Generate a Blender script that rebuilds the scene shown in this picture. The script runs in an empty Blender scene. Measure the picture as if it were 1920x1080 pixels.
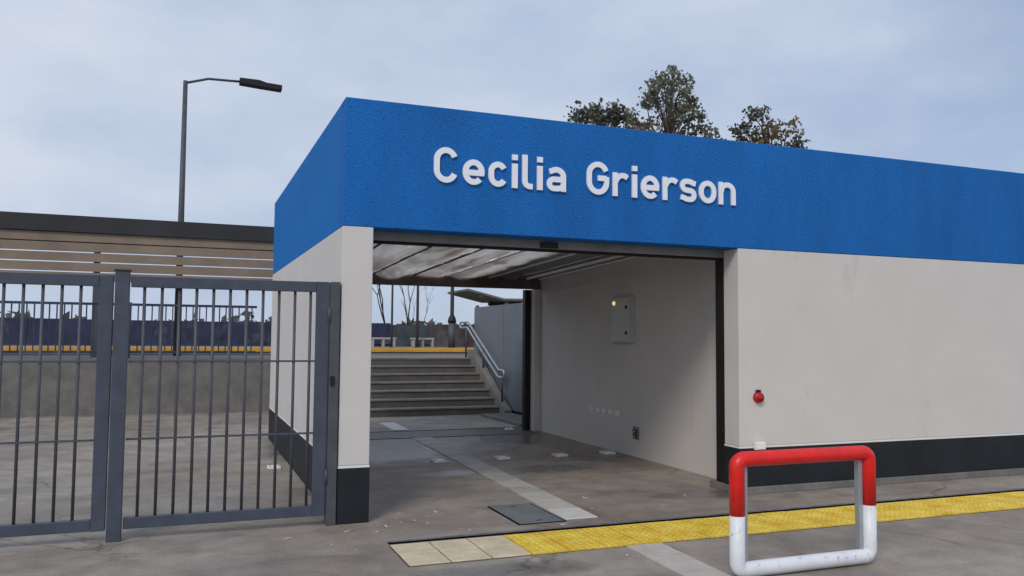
import bpy, bmesh, math, random
from mathutils import Vector, Matrix, noise
random.seed(7)
S = bpy.context.scene
COL = S.collection
rad = math.radians

# ------------------------------------------------------------------ camera
cam = bpy.data.cameras.new('camera')
cam.sensor_width = 36.0
cam.lens = 1553.0 / 1920.0 * 36.0
cam.clip_end = 2000.0
camo = bpy.data.objects.new('camera', cam)
COL.objects.link(camo)
ROT = Matrix(((0.9310, -0.0302, -0.3638), (-0.3650, -0.0526, -0.9295), (0.0090, 0.9982, -0.0600)))
# orthonormalise
vy = Vector((350 - 960, 540 - 628, -1553)).normalized()
vx = Vector((4933 - 960, 540 - 666, -1553))
vx = (vx - vx.dot(vy) * vy).normalized()
vz = vx.cross(vy)
ROT = Matrix((vx, vy, vz))
camo.matrix_world = Matrix.Translation((0, 0, 1.6)) @ ROT.to_4x4()
S.camera = camo

# ------------------------------------------------------------------ world, sun, exposure
SUN_EL, SUN_AZ = 41.0, 220.0          # azimuth clockwise from +Y
W = bpy.data.worlds.new('World')
S.world = W
W.use_nodes = True
nt = W.node_tree
for n in list(nt.nodes):
    nt.nodes.remove(n)
out = nt.nodes.new('ShaderNodeOutputWorld')
bg = nt.nodes.new('ShaderNodeBackground')
bg.inputs['Strength'].default_value = 0.1
sky = nt.nodes.new('ShaderNodeTexSky')
sky.sky_type = 'NISHITA'
sky.sun_disc = False
sky.sun_elevation = rad(SUN_EL)
sky.sun_rotation = rad(SUN_AZ)
tc = nt.nodes.new('ShaderNodeTexCoord')
mp = nt.nodes.new('ShaderNodeMapping')
mp.inputs['Scale'].default_value = (1.0, 1.0, 2.2)
n1 = nt.nodes.new('ShaderNodeTexNoise')
n1.inputs['Scale'].default_value = 1.7
n1.inputs['Detail'].default_value = 5.0
n1.inputs['Roughness'].default_value = 0.5
n1.inputs['Distortion'].default_value = 0.3
r1 = nt.nodes.new('ShaderNodeValToRGB')
r1.color_ramp.elements[0].position = 0.30
r1.color_ramp.elements[0].color = (0.50, 0.50, 0.50, 1)
r1.color_ramp.elements[1].position = 0.52
r1.color_ramp.elements[1].color = (0.97, 0.97, 0.97, 1)
n2 = nt.nodes.new('ShaderNodeTexNoise')
n2.inputs['Scale'].default_value = 2.0
n2.inputs['Detail'].default_value = 6.0
n2.inputs['Roughness'].default_value = 0.55
r2 = nt.nodes.new('ShaderNodeValToRGB')
r2.color_ramp.elements[0].position = 0.34
r2.color_ramp.elements[0].color = (4.2, 5.2, 7.1, 1)
r2.color_ramp.elements[1].position = 0.66
r2.color_ramp.elements[1].color = (6.7, 7.3, 8.3, 1)
mx = nt.nodes.new('ShaderNodeMix')
mx.data_type = 'RGBA'
L = nt.links.new
L(tc.outputs['Generated'], mp.inputs['Vector'])
L(mp.outputs['Vector'], n1.inputs['Vector'])
L(mp.outputs['Vector'], n2.inputs['Vector'])
L(n1.outputs['Fac'], r1.inputs['Fac'])
L(n2.outputs['Fac'], r2.inputs['Fac'])
L(r1.outputs['Color'], mx.inputs['Factor'])
L(sky.outputs['Color'], mx.inputs['A'])
L(r2.outputs['Color'], mx.inputs['B'])
L(mx.outputs['Result'], bg.inputs['Color'])
L(bg.outputs['Background'], out.inputs['Surface'])

sun = bpy.data.lights.new('sun', 'SUN')
sun.energy = 1.5
sun.angle = rad(18)
sun.color = (1.0, 0.93, 0.83)
suno = bpy.data.objects.new('sun', sun)
COL.objects.link(suno)
sd = Vector((math.sin(rad(SUN_AZ)) * math.cos(rad(SUN_EL)), math.cos(rad(SUN_AZ)) * math.cos(rad(SUN_EL)), math.sin(rad(SUN_EL))))
suno.rotation_euler = sd.to_track_quat('Z', 'Y').to_euler()
suno.location = sd * 60
vs = S.view_settings
vs.view_transform = 'Standard'
vs.look = 'None'
vs.exposure = 0.0
vs.gamma = 1.0
vs.use_curve_mapping = False

# ------------------------------------------------------------------ materials
def mat(name, col, rough=0.7, metal=0.0, var=0.12, vscale=2.0, bump=0.0, bscale=60.0, col2=None, spec=0.4, fine=0.0, stretch=None, emit=None, bdist=0.01, wear_or_pit_shade=None):
    m = bpy.data.materials.new(name)
    m.use_nodes = True
    t = m.node_tree
    b = t.nodes['Principled BSDF']
    b.inputs['Roughness'].default_value = rough
    b.inputs['Metallic'].default_value = metal
    b.inputs['Specular IOR Level'].default_value = spec
    co = t.nodes.new('ShaderNodeTexCoord')
    mpn = t.nodes.new('ShaderNodeMapping')
    if stretch:
        mpn.inputs['Scale'].default_value = stretch
    g = t.nodes.new('ShaderNodeNewGeometry')
    t.links.new(g.outputs['Position'], mpn.inputs['Vector'])
    no = t.nodes.new('ShaderNodeTexNoise')
    no.inputs['Scale'].default_value = vscale
    no.inputs['Detail'].default_value = 6.0
    no.inputs['Roughness'].default_value = 0.6
    t.links.new(mpn.outputs['Vector'], no.inputs['Vector'])
    rp = t.nodes.new('ShaderNodeValToRGB')
    c2 = col2 or tuple(min(1, c * (1 + var)) for c in col)
    c1 = col if col2 else tuple(c * (1 - var) for c in col)
    rp.color_ramp.elements[0].position = 0.32
    rp.color_ramp.elements[0].color = (*c1, 1)
    rp.color_ramp.elements[1].position = 0.68
    rp.color_ramp.elements[1].color = (*c2, 1)
    t.links.new(no.outputs['Fac'], rp.inputs['Fac'])
    src = rp.outputs['Color']
    if fine > 0:
        nf = t.nodes.new('ShaderNodeTexNoise')
        nf.inputs['Scale'].default_value = bscale
        nf.inputs['Detail'].default_value = 3.0
        t.links.new(g.outputs['Position'], nf.inputs['Vector'])
        mm = t.nodes.new('ShaderNodeMapRange')
        mm.inputs['From Min'].default_value = 0.3
        mm.inputs['From Max'].default_value = 0.7
        mm.inputs['To Min'].default_value = 1 - fine
        mm.inputs['To Max'].default_value = 1 + fine
        t.links.new(nf.outputs['Fac'], mm.inputs['Value'])
        vm = t.nodes.new('ShaderNodeVectorMath')
        vm.operation = 'SCALE'
        t.links.new(src, vm.inputs[0])
        t.links.new(mm.outputs['Result'], vm.inputs['Scale'])
        src = vm.outputs['Vector']
    if wear_or_pit_shade:
        wn = t.nodes.new('ShaderNodeTexNoise')
        wn.inputs['Scale'].default_value = wear_or_pit_shade[1]
        wn.inputs['Detail'].default_value = 8.0
        wn.inputs['Roughness'].default_value = 0.68
        if len(wear_or_pit_shade) > 4:
            wq = t.nodes.new('ShaderNodeMapping')
            wq.inputs['Scale'].default_value = wear_or_pit_shade[4]
            t.links.new(g.outputs['Position'], wq.inputs['Vector'])
            t.links.new(wq.outputs['Vector'], wn.inputs['Vector'])
        else:
            t.links.new(g.outputs['Position'], wn.inputs['Vector'])
        wr = t.nodes.new('ShaderNodeMapRange')
        wr.inputs['From Min'].default_value = wear_or_pit_shade[2]
        wr.inputs['From Max'].default_value = wear_or_pit_shade[2] + 0.06
        wr.inputs['To Max'].default_value = wear_or_pit_shade[3]
        t.links.new(wn.outputs['Fac'], wr.inputs['Value'])
        wx = t.nodes.new('ShaderNodeMix')
        wx.data_type = 'RGBA'
        t.links.new(wr.outputs['Result'], wx.inputs['Factor'])
        t.links.new(src, wx.inputs['A'])
        wx.inputs['B'].default_value = (*wear_or_pit_shade[0], 1)
        src = wx.outputs['Result']
    t.links.new(src, b.inputs['Base Color'])
    if bump > 0:
        nb = t.nodes.new('ShaderNodeTexNoise')
        nb.inputs['Scale'].default_value = bscale
        nb.inputs['Detail'].default_value = 4.0
        t.links.new(g.outputs['Position'], nb.inputs['Vector'])
        bp = t.nodes.new('ShaderNodeBump')
        bp.inputs['Strength'].default_value = bump
        bp.inputs['Distance'].default_value = bdist
        t.links.new(nb.outputs['Fac'], bp.inputs['Height'])
        t.links.new(bp.outputs['Normal'], b.inputs['Normal'])
    if emit:
        b.inputs['Emission Color'].default_value = (*emit[0], 1)
        b.inputs['Emission Strength'].default_value = emit[1]
    return m

def concrete_floor(name):
    """damp, stained concrete: brown grey where dry, dark and glossy where wet"""
    m = bpy.data.materials.new(name)
    m.use_nodes = True
    t = m.node_tree
    b = t.nodes['Principled BSDF']
    g = t.nodes.new('ShaderNodeNewGeometry')
    def nz(scale, detail=6, rough=0.6, dist=0.0, stretch=None):
        n = t.nodes.new('ShaderNodeTexNoise')
        n.inputs['Scale'].default_value = scale
        n.inputs['Detail'].default_value = detail
        n.inputs['Roughness'].default_value = rough
        n.inputs['Distortion'].default_value = dist
        if stretch:
            q = t.nodes.new('ShaderNodeMapping')
            q.inputs['Scale'].default_value = stretch
            t.links.new(g.outputs['Position'], q.inputs['Vector'])
            t.links.new(q.outputs['Vector'], n.inputs['Vector'])
        else:
            t.links.new(g.outputs['Position'], n.inputs['Vector'])
        return n
    def ramp(src, p0, c0, p1, c1):
        r = t.nodes.new('ShaderNodeValToRGB')
        r.color_ramp.elements[0].position = p0
        r.color_ramp.elements[0].color = (*c0, 1) if len(c0) == 3 else c0
        r.color_ramp.elements[1].position = p1
        r.color_ramp.elements[1].color = (*c1, 1) if len(c1) == 3 else c1
        t.links.new(src, r.inputs['Fac'])
        return r.outputs['Color']
    def mix(a, bb, fac, mode='MIX'):
        x = t.nodes.new('ShaderNodeMix')
        x.data_type = 'RGBA'
        x.blend_type = mode
        t.links.new(a, x.inputs['A'])
        t.links.new(bb, x.inputs['B'])
        if isinstance(fac, float):
            x.inputs['Factor'].default_value = fac
        else:
            t.links.new(fac, x.inputs['Factor'])
        return x.outputs['Result']
    big = nz(0.55, 5, 0.6, 0.6)
    med = nz(2.4, 7, 0.65, 0.3)
    fin = nz(45, 4, 0.7)
    base = ramp(big.outputs['Fac'], 0.33, (0.250, 0.212, 0.176), 0.68, (0.372, 0.330, 0.288))
    patch = ramp(med.outputs['Fac'], 0.30, (0.70, 0.69, 0.68), 0.70, (1.18, 1.17, 1.16))
    c = mix(base, patch, 1.0, 'MULTIPLY')
    fr = ramp(fin.outputs['Fac'], 0.3, (0.82, 0.82, 0.82), 0.7, (1.15, 1.15, 1.15))
    c = mix(c, fr, 1.0, 'MULTIPLY')
    # rusty run-off stains
    st = nz(0.9, 5, 0.6, 1.2, (1.0, 1.6, 1.0))
    stf = ramp(st.outputs['Fac'], 0.56, (0, 0, 0), 0.72, (0.55, 0.55, 0.55))
    rust = t.nodes.new('ShaderNodeRGB')
    rust.outputs[0].default_value = (0.150, 0.108, 0.082, 1)
    c = mix(c, rust.outputs[0], stf)
    # hairline cracks, only in places
    vo = t.nodes.new('ShaderNodeTexVoronoi')
    vo.feature = 'DISTANCE_TO_EDGE'
    vo.inputs['Scale'].default_value = 0.42
    dn = nz(1.6, 4, 0.6)
    va_ = t.nodes.new('ShaderNodeVectorMath')
    va_.operation = 'MULTIPLY_ADD'
    t.links.new(dn.outputs['Color'], va_.inputs[0])
    va_.inputs[1].default_value = (0.7, 0.7, 0.0)
    t.links.new(g.outputs['Position'], va_.inputs[2])
    t.links.new(va_.outputs['Vector'], vo.inputs['Vector'])
    ck = ramp(vo.outputs['Distance'], 0.0015, (0.7, 0.7, 0.7), 0.0045, (0, 0, 0))
    cm = nz(0.5, 3, 0.5)
    cmf = ramp(cm.outputs['Fac'], 0.48, (0, 0, 0), 0.56, (1, 1, 1))
    ckm = mix(ck, cmf, 1.0, 'MULTIPLY')
    dkc = t.nodes.new('ShaderNodeRGB')
    dkc.outputs[0].default_value = (0.05, 0.043, 0.038, 1)
    c = mix(c, dkc.outputs[0], ckm)
    # pale specks and chewing-gum spots
    sp = t.nodes.new('ShaderNodeTexVoronoi')
    sp.inputs['Scale'].default_value = 4.5
    t.links.new(g.outputs['Position'], sp.inputs['Vector'])
    spf = ramp(sp.outputs['Distance'], 0.045, (0.55, 0.55, 0.55), 0.075, (0, 0, 0))
    spm = nz(1.1, 3, 0.5)
    spf = mix(spf, ramp(spm.outputs['Fac'], 0.50, (0, 0, 0), 0.58, (1, 1, 1)), 1.0, 'MULTIPLY')
    c = mix(c, dkc.outputs[0], spf)
    # wet blotches: noise, plus standing water where it has gathered
    wetn = nz(0.8, 5, 0.55, 0.9, (0.8, 1.7, 1.0))
    wet = ramp(wetn.outputs['Fac'], 0.54, (0, 0, 0), 0.68, (0.6, 0.6, 0.6))
    val = None
    pn = nz(3.2, 4, 0.6)
    for (px, py, rx, ry) in ((5.25, 10.25, 0.62, 0.42), (4.95, 12.3, 0.9, 0.9), (2.4, 11.9, 1.7, 1.5), (4.2, 13.4, 2.2, 0.55), (5.0, 7.35, 0.55, 0.25), (1.9, 5.38, 0.9, 0.22), (3.9, 9.4, 1.3, 0.35)):
        q = t.nodes.new('ShaderNodeMapping')
        q.vector_type = 'POINT'
        q.inputs['Location'].default_value = (-px / rx, -py / ry, 0)
        q.inputs['Scale'].default_value = (1 / rx, 1 / ry, 0)
        t.links.new(g.outputs['Position'], q.inputs['Vector'])
        ln = t.nodes.new('ShaderNodeVectorMath')
        ln.operation = 'LENGTH'
        t.links.new(q.outputs['Vector'], ln.inputs[0])
        ad = t.nodes.new('ShaderNodeMath')
        ad.operation = 'MULTIPLY_ADD'
        t.links.new(pn.outputs['Fac'], ad.inputs[0])
        ad.inputs[1].default_value = 1.1
        t.links.new(ln.outputs['Value'], ad.inputs[2])
        mr = t.nodes.new('ShaderNodeMapRange')
        mr.inputs['From Min'].default_value = 1.65
        mr.inputs['From Max'].default_value = 1.2
        t.links.new(ad.outputs['Value'], mr.inputs['Value'])
        if val is None:
            val = mr.outputs['Result']
        else:
            a2 = t.nodes.new('ShaderNodeMath')
            a2.operation = 'MAXIMUM'
            t.links.new(val, a2.inputs[0])
            t.links.new(mr.outputs['Result'], a2.inputs[1])
            val = a2.outputs['Value']
    wm = t.nodes.new('ShaderNodeMath')
    wm.operation = 'MAXIMUM'
    t.links.new(wet, wm.inputs[0])
    t.links.new(val, wm.inputs[1])
    dk = t.nodes.new('ShaderNodeMix')
    dk.data_type = 'RGBA'
    dk.blend_type = 'MULTIPLY'
    t.links.new(wm.outputs['Value'], dk.inputs['Factor'])
    t.links.new(c, dk.inputs['A'])
    dk.inputs['B'].default_value = (0.58, 0.60, 0.63, 1)
    t.links.new(dk.outputs['Result'], b.inputs['Base Color'])
    ro = t.nodes.new('ShaderNodeMapRange')
    ro.inputs['To Min'].default_value = 0.60
    b.inputs['Specular IOR Level'].default_value = 0.40
    ro.inputs['To Max'].default_value = 0.27
    t.links.new(wm.outputs['Value'], ro.inputs['Value'])
    t.links.new(ro.outputs['Result'], b.inputs['Roughness'])
    bp = t.nodes.new('ShaderNodeBump')
    bp.inputs['Strength'].default_value = 0.25
    bp.inputs['Distance'].default_value = 0.004
    t.links.new(fin.outputs['Fac'], bp.inputs['Height'])
    t.links.new(bp.outputs['Normal'], b.inputs['Normal'])
    return m

M = {}
M['floor'] = concrete_floor('damp_concrete')
M['blue_rough'] = mat('blue_roughcast', (0.0135, 0.140, 0.455), 0.85, 0, 0.13, 1.6, 0.75, 60, spec=0.2, stretch=(1.1, 1.1, 0.3), fine=0.20, bdist=0.016, wear_or_pit_shade=((0.006, 0.07, 0.26), 34, 0.60, 0.75))  # last colour paints the shaded stucco pits as dark blue specks
M['blue'] = mat('blue_render', (0.012, 0.165, 0.50), 0.85, 0, 0.05, 1.1, 0.15, 90, spec=0.15)
M['beige'] = mat('pale_grey_paint', (0.64, 0.61, 0.585), 0.8, 0, 0.035, 1.5, 0.15, 110, spec=0.25, fine=0.02, wear_or_pit_shade=((0.42, 0.40, 0.375), 2.2, 0.61, 0.22, (1.6, 1.6, 0.35)))
M['white_trim'] = mat('white_paint', (0.78, 0.78, 0.78), 0.6, 0, 0.04, 4)
M['dark_base'] = mat('charcoal_paint', (0.014, 0.0165, 0.021), 0.6, 0, 0.25, 3, 0.2, 80, spec=0.3)
M['black'] = mat('black_steel', (0.009, 0.009, 0.010), 0.5, 0, 0.3, 6)
M['rubber'] = mat('black_rubber', (0.008, 0.007, 0.008), 0.8)
M['grey_bar'] = mat('grey_steel', (0.22, 0.215, 0.22), 0.5, 0.3, 0.15, 4)
M['gate'] = mat('slate_blue_steel_paint', (0.062, 0.073, 0.105), 0.5, 0, 0.16, 6, spec=0.4, wear_or_pit_shade=((0.09, 0.07, 0.06), 14, 0.60, 0.6))
M['gate_dark'] = mat('dark_slate_steel_paint', (0.075, 0.080, 0.095), 0.5, 0, 0.16, 6)
M['letter'] = mat('white_acrylic', (0.86, 0.88, 0.95), 0.35, 0, 0.02, 3)
M['letter_side'] = M['letter']
M['brown_beam'] = mat('dark_brown_steel', (0.115, 0.095, 0.092), 0.6, 0, 0.25, 5)
M['film'] = mat('insulation_film', (0.74, 0.69, 0.63), 0.36, 0.0, 0.22, 2.2, 0.3, 14, spec=0.6)
def film_mat():
    m = bpy.data.materials.new('translucent_film')
    m.use_nodes = True
    t = m.node_tree
    b = t.nodes['Principled BSDF']
    g = t.nodes.new('ShaderNodeNewGeometry')
    q = t.nodes.new('ShaderNodeMapping')
    q.inputs['Rotation'].default_value = (0, 0, rad(-28))
    q.inputs['Scale'].default_value = (2.6, 0.55, 1)
    t.links.new(g.outputs['Position'], q.inputs['Vector'])
    n = t.nodes.new('ShaderNodeTexNoise')
    n.inputs['Scale'].default_value = 1.3
    n.inputs['Detail'].default_value = 6
    n.inputs['Distortion'].default_value = 0.8
    t.links.new(q.outputs['Vector'], n.inputs['Vector'])
    rp = t.nodes.new('ShaderNodeValToRGB')  # streak colours hold brown stains and painted wrinkle shading
    rp.color_ramp.elements[0].position = 0.36
    rp.color_ramp.elements[0].color = (0.22, 0.175, 0.145, 1)
    rp.color_ramp.elements[1].position = 0.62
    rp.color_ramp.elements[1].color = (0.60, 0.565, 0.515, 1)
    t.links.new(n.outputs['Fac'], rp.inputs['Fac'])
    t.links.new(rp.outputs['Color'], b.inputs['Base Color'])
    b.inputs['Roughness'].default_value = 0.4
    tr = t.nodes.new('ShaderNodeBsdfTranslucent')
    t.links.new(rp.outputs['Color'], tr.inputs['Color'])
    ms = t.nodes.new('ShaderNodeMixShader')
    ms.inputs['Fac'].default_value = 0.7
    t.links.new(b.outputs['BSDF'], ms.inputs[1])
    t.links.new(tr.outputs['BSDF'], ms.inputs[2])
    t.links.new(ms.outputs['Shader'], t.nodes['Material Output'].inputs['Surface'])
    return m
M['film'] = film_mat()
M['soffit'] = mat('dull_roof_sheet', (0.30, 0.29, 0.275), 0.7, 0, 0.15, 2)
M['batten'] = mat('white_steel_batten', (0.85, 0.85, 0.85), 0.4, 0, 0.05, 8)
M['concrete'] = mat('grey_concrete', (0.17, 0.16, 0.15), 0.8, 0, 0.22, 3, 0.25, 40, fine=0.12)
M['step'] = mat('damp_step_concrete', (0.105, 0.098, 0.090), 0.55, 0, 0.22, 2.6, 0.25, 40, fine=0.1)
M['wet_slab'] = mat('dark_wet_slab', (0.085, 0.072, 0.070), 0.45, 0, 0.3, 3, 0.3, 40, stretch=(.6, 3, 1))
M['tile_cream'] = mat('cream_tile', (0.62, 0.52, 0.36), 0.7, 0, 0.14, 5, 0.3, 60, fine=0.1)
M['tile_yellow'] = mat('yellow_tile_paint', (0.64, 0.38, 0.014), 0.6, 0, 0.0, 4.5, 0.4, 55, col2=(0.86, 0.66, 0.10), fine=0.2, wear_or_pit_shade=((0.60, 0.50, 0.30), 9, 0.60, 0.7))
M['tile_white'] = mat('white_tile', (0.60, 0.585, 0.56), 0.65, 0, 0.08, 7, 0.2, 60, fine=0.06)
M['tile_grey'] = mat('dirty_grey_tile', (0.42, 0.41, 0.39), 0.6, 0, 0.2, 3, 0.2, 60, fine=0.08)
M['tile_dull'] = mat('pale_cream_tile', (0.50, 0.46, 0.41), 0.65, 0, 0.12, 5, 0.2, 60, fine=0.08)
M['mortar'] = mat('brown_mortar', (0.085, 0.070, 0.055), 0.85, 0, 0.2, 8)
M['steel'] = mat('worn_steel', (0.42, 0.40, 0.41), 0.45, 0.7, 0.2, 12)
M['slot'] = mat('black_slot', (0.008, 0.007, 0.008), 1.0, spec=0.02)
M['hatch'] = mat('checker_hatch', (0.165, 0.185, 0.188), 0.5, 0.1, 0.15, 4, 0.2, 90)
M['plate'] = mat('white_steel_plate', (0.88, 0.87, 0.86), 0.45, 0, 0.06, 10)
M['cabinet'] = mat('grey_cabinet_paint', (0.52, 0.53, 0.52), 0.4, 0, 0.04, 3)
M['galv'] = mat('galvanised_rail', (0.42, 0.45, 0.49), 0.4, 0.55, 0.10, 8)
M['cladding'] = mat('blue_grey_cladding', (0.150, 0.170, 0.195), 0.5, 0, 0.10, 1.2, spec=0.4)
M['red'] = mat('glossy_red_paint', (0.75, 0.014, 0.009), 0.36, 0, 0.14, 9, 0.12, 30, spec=0.5, wear_or_pit_shade=((0.16, 0.03, 0.02), 26, 0.62, 0.8))
M['white_pipe'] = mat('glossy_white_paint', (0.74, 0.76, 0.80), 0.38, 0, 0.07, 6, 0.12, 30, spec=0.5, wear_or_pit_shade=((0.30, 0.25, 0.20), 18, 0.60, 0.7))
M['red_plastic'] = mat('red_plastic', (0.45, 0.012, 0.018), 0.35)
M['lamp'] = mat('amber_indicator', (0.9, 0.6, 0.2), 0.3, emit=((1.0, 0.70, 0.34), 0.8))
M['orange_edge'] = mat('orange_yellow_coping', (0.62, 0.32, 0.035), 0.6, 0, 0.15, 1.5)
M['ballast'] = mat('ballast', (0.10, 0.09, 0.08), 0.9, 0, 0.4, 25, 0.8, 30)
M['earth'] = mat('earth', (0.09, 0.085, 0.06), 0.9, 0, 0.35, 0.3)
M['navy'] = mat('navy_sheet', (0.026, 0.032, 0.070), 0.6, 0, 0.4, 1.6, wear_or_pit_shade=((0.10, 0.09, 0.10), 1.3, 0.56, 0.7))
M['teal'] = mat('teal_grey_sheet', (0.052, 0.070, 0.082), 0.7, 0, 0.35, 1.6, wear_or_pit_shade=((0.11, 0.09, 0.085), 1.5, 0.56, 0.7))
M['mauve'] = mat('mauve_brown_sheet', (0.098, 0.082, 0.085), 0.8, 0, 0.4, 1.6, wear_or_pit_shade=((0.055, 0.065, 0.05), 1.5, 0.53, 0.8))
M['brick'] = mat('rust_brown_sheet', (0.130, 0.076, 0.062), 0.8, 0, 0.4, 1.6, wear_or_pit_shade=((0.07, 0.06, 0.05), 1.5, 0.54, 0.8))
M['bark'] = mat('bark', (0.075, 0.060, 0.050), 0.9, 0, 0.3, 6)
M['bark_pale'] = mat('pale_grey_bark', (0.16, 0.14, 0.13), 0.9, 0, 0.3, 6)
M['leaf1'] = mat('grey_green_leaf', (0.14, 0.155, 0.11), 0.6, 0, 0.0, 1.1, col2=(0.26, 0.27, 0.18))  # gum leaf grey-green, lifted paler to carry air haze
M['leaf2'] = mat('olive_brown_leaf', (0.15, 0.120, 0.055), 0.6, 0, 0.0, 1.3, col2=(0.27, 0.21, 0.10))
M['leaf3'] = mat('dark_green_leaf', (0.075, 0.085, 0.068), 0.6, 0, 0.0, 1.3, col2=(0.15, 0.155, 0.115))
for k_ in ('leaf1', 'leaf2', 'leaf3'):
    t_ = M[k_].node_tree
    b_ = t_.nodes['Principled BSDF']
    tr_ = t_.nodes.new('ShaderNodeBsdfTranslucent')
    t_.links.new(b_.inputs['Base Color'].links[0].from_socket, tr_.inputs['Color'])
    ms_ = t_.nodes.new('ShaderNodeMixShader')
    ms_.inputs['Fac'].default_value = 0.4
    t_.links.new(b_.outputs['BSDF'], ms_.inputs[1])
    t_.links.new(tr_.outputs['BSDF'], ms_.inputs[2])
    t_.links.new(ms_.outputs['Shader'], t_.nodes['Material Output'].inputs['Surface'])
M['roof_dark'] = mat('dark_roof_sheet', (0.028, 0.028, 0.032), 0.6, 0, 0.2, 2)
M['tan'] = mat('tan_slat', (0.24, 0.185, 0.14), 0.7, 0, 0.15, 2)
M['canopy'] = mat('dull_canopy_sheet', (0.15, 0.16, 0.155), 0.6, 0, 0.2, 1.5)
M['scrap'] = mat('pale_scrap', (0.62, 0.58, 0.50), 0.8, 0, 0.2, 30)
M['cream_wall'] = mat('bench_white', (0.40, 0.37, 0.36), 0.7, 0, 0.08, 3)

# ------------------------------------------------------------------ helpers
def link(name, me, m=None, parent=None, loc=None):
    o = bpy.data.objects.new(name, me)
    COL.objects.link(o)
    if m is not None and me is not None and not me.materials:
        me.materials.append(m)
    if parent is not None:
        o.parent = parent
    if loc is not None:
        o.location = loc
    return o

def tag(o, label=None, cat=None, group=None, kind=None):
    if label: o['label'] = label
    if cat: o['category'] = cat
    if group: o['group'] = group
    if kind: o['kind'] = kind
    return o

def empty(name, loc, label, cat, group=None, rz=0.0):
    o = bpy.data.objects.new(name, None)
    o.empty_display_size = 0.2
    COL.objects.link(o)
    o.location = loc
    o.rotation_euler = (0, 0, rz)
    return tag(o, label, cat, group)

def bm_box(bm, x0, x1, y0, y1, z0, z1):
    v = [bm.verts.new(p) for p in ((x0, y0, z0), (x1, y0, z0), (x1, y1, z0), (x0, y1, z0), (x0, y0, z1), (x1, y0, z1), (x1, y1, z1), (x0, y1, z1))]
    for f in ((0, 3, 2, 1), (4, 5, 6, 7), (0, 1, 5, 4), (1, 2, 6, 5), (2, 3, 7, 6), (3, 0, 4, 7)):
        bm.faces.new([v[i] for i in f])

def to_mesh(bm, name, smooth=False):
    bmesh.ops.recalc_face_normals(bm, faces=bm.faces[:])
    me = bpy.data.meshes.new(name)
    bm.to_mesh(me)
    bm.free()
    if smooth:
        for p in me.polygons:
            p.use_smooth = True
    return me

def box(name, x0, x1, y0, y1, z0, z1, m, parent=None, bev=0.0):
    """box in world coordinates; if parented, the parent sits unrotated at its own location"""
    cx, cy, cz = (x0 + x1) / 2, (y0 + y1) / 2, z0
    bm = bmesh.new()
    bm_box(bm, x0 - cx, x1 - cx, y0 - cy, y1 - cy, 0, z1 - z0)
    if bev > 0:
        bmesh.ops.bevel(bm, geom=bm.edges[:], offset=bev, segments=2, affect='EDGES', profile=0.5)
    me = to_mesh(bm, name)
    off = Vector((cx, cy, cz))
    if parent is not None:
        q = parent
        while q is not None:
            off -= q.location
            q = q.parent
    return link(name, me, m, parent, off)

def wpos(o):
    v = Vector((0, 0, 0))
    while o is not None:
        v += o.location
        o = o.parent
    return v

def tube_bm(bm, pts, r, seg=12, closed=False, cap=True):
    pts = [Vector(p) for p in pts]
    n = len(pts)
    rr = r if isinstance(r, (list, tuple)) else [r] * n
    rings = []
    prev = None
    for i, p in enumerate(pts):
        if closed:
            d = (pts[(i + 1) % n] - pts[i - 1]).normalized()
        elif i == 0:
            d = (pts[1] - p).normalized()
        elif i == n - 1:
            d = (p - pts[i - 1]).normalized()
        else:
            d = ((pts[i + 1] - p).normalized() + (p - pts[i - 1]).normalized()).normalized()
        if prev is None:
            a = Vector((0, 0, 1)) if abs(d.z) < 0.9 else Vector((1, 0, 0))
            u = d.cross(a).normalized()
        else:
            u = (prev - d * prev.dot(d)).normalized()
        w = d.cross(u)
        prev = u
        rings.append([bm.verts.new(p + (u * math.cos(2 * math.pi * k / seg) + w * math.sin(2 * math.pi * k / seg)) * rr[i]) for k in range(seg)])
    m = n if closed else n - 1
    for i in range(m):
        a, b = rings[i], rings[(i + 1) % n]
        for k in range(seg):
            bm.faces.new((a[k], a[(k + 1) % seg], b[(k + 1) % seg], b[k]))
    if cap and not closed:
        bm.faces.new(rings[0][::-1])
        bm.faces.new(rings[-1])

def tube(name, pts, r, m, parent=None, seg=12, closed=False):
    base = Vector((0, 0, 0)) if parent is None else wpos(parent)
    bm = bmesh.new()
    tube_bm(bm, [Vector(p) - base for p in pts], r, seg, closed)
    return link(name, to_mesh(bm, name, True), m, parent)

def arc(cx, cy, rx, ry, a0, a1, n=12):
    return [(cx + rx * math.cos(rad(a0 + (a1 - a0) * i / n)), cy + ry * math.sin(rad(a0 + (a1 - a0) * i / n))) for i in range(n + 1)]

# ------------------------------------------------------------------ ground
def sheet(name, x0, x1, y0, y1, z, m, kind='structure', nx=1, ny=1):
    bm = bmesh.new()
    vv = [[bm.verts.new((x0 + (x1 - x0) * i / nx, y0 + (y1 - y0) * j / ny, z)) for i in range(nx + 1)] for j in range(ny + 1)]
    for j in range(ny):
        for i in range(nx):
            bm.faces.new((vv[j][i], vv[j][i + 1], vv[j + 1][i + 1], vv[j + 1][i]))
    return tag(link(name, to_mesh(bm, name), m), kind=kind)

ground = sheet('ground', -900, 900, -900, 900, -0.30, M['earth'])
# the pavement is a slab with slots cut where the shutter channels run
bm = bmesh.new()
for (a, b) in ((-25.0, 6.38), (6.475, 12.85), (12.945, 13.80), (13.895, 18.30)):
    if a < 0:
        bm_box(bm, -40, 40, a, b, -0.28, 0.0)
    else:
        bm_box(bm, -40, 40, a, b, -0.28, 0.0)
pav = tag(link('pavement', to_mesh(bm, 'pavement'), M['floor']), kind='structure')
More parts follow.
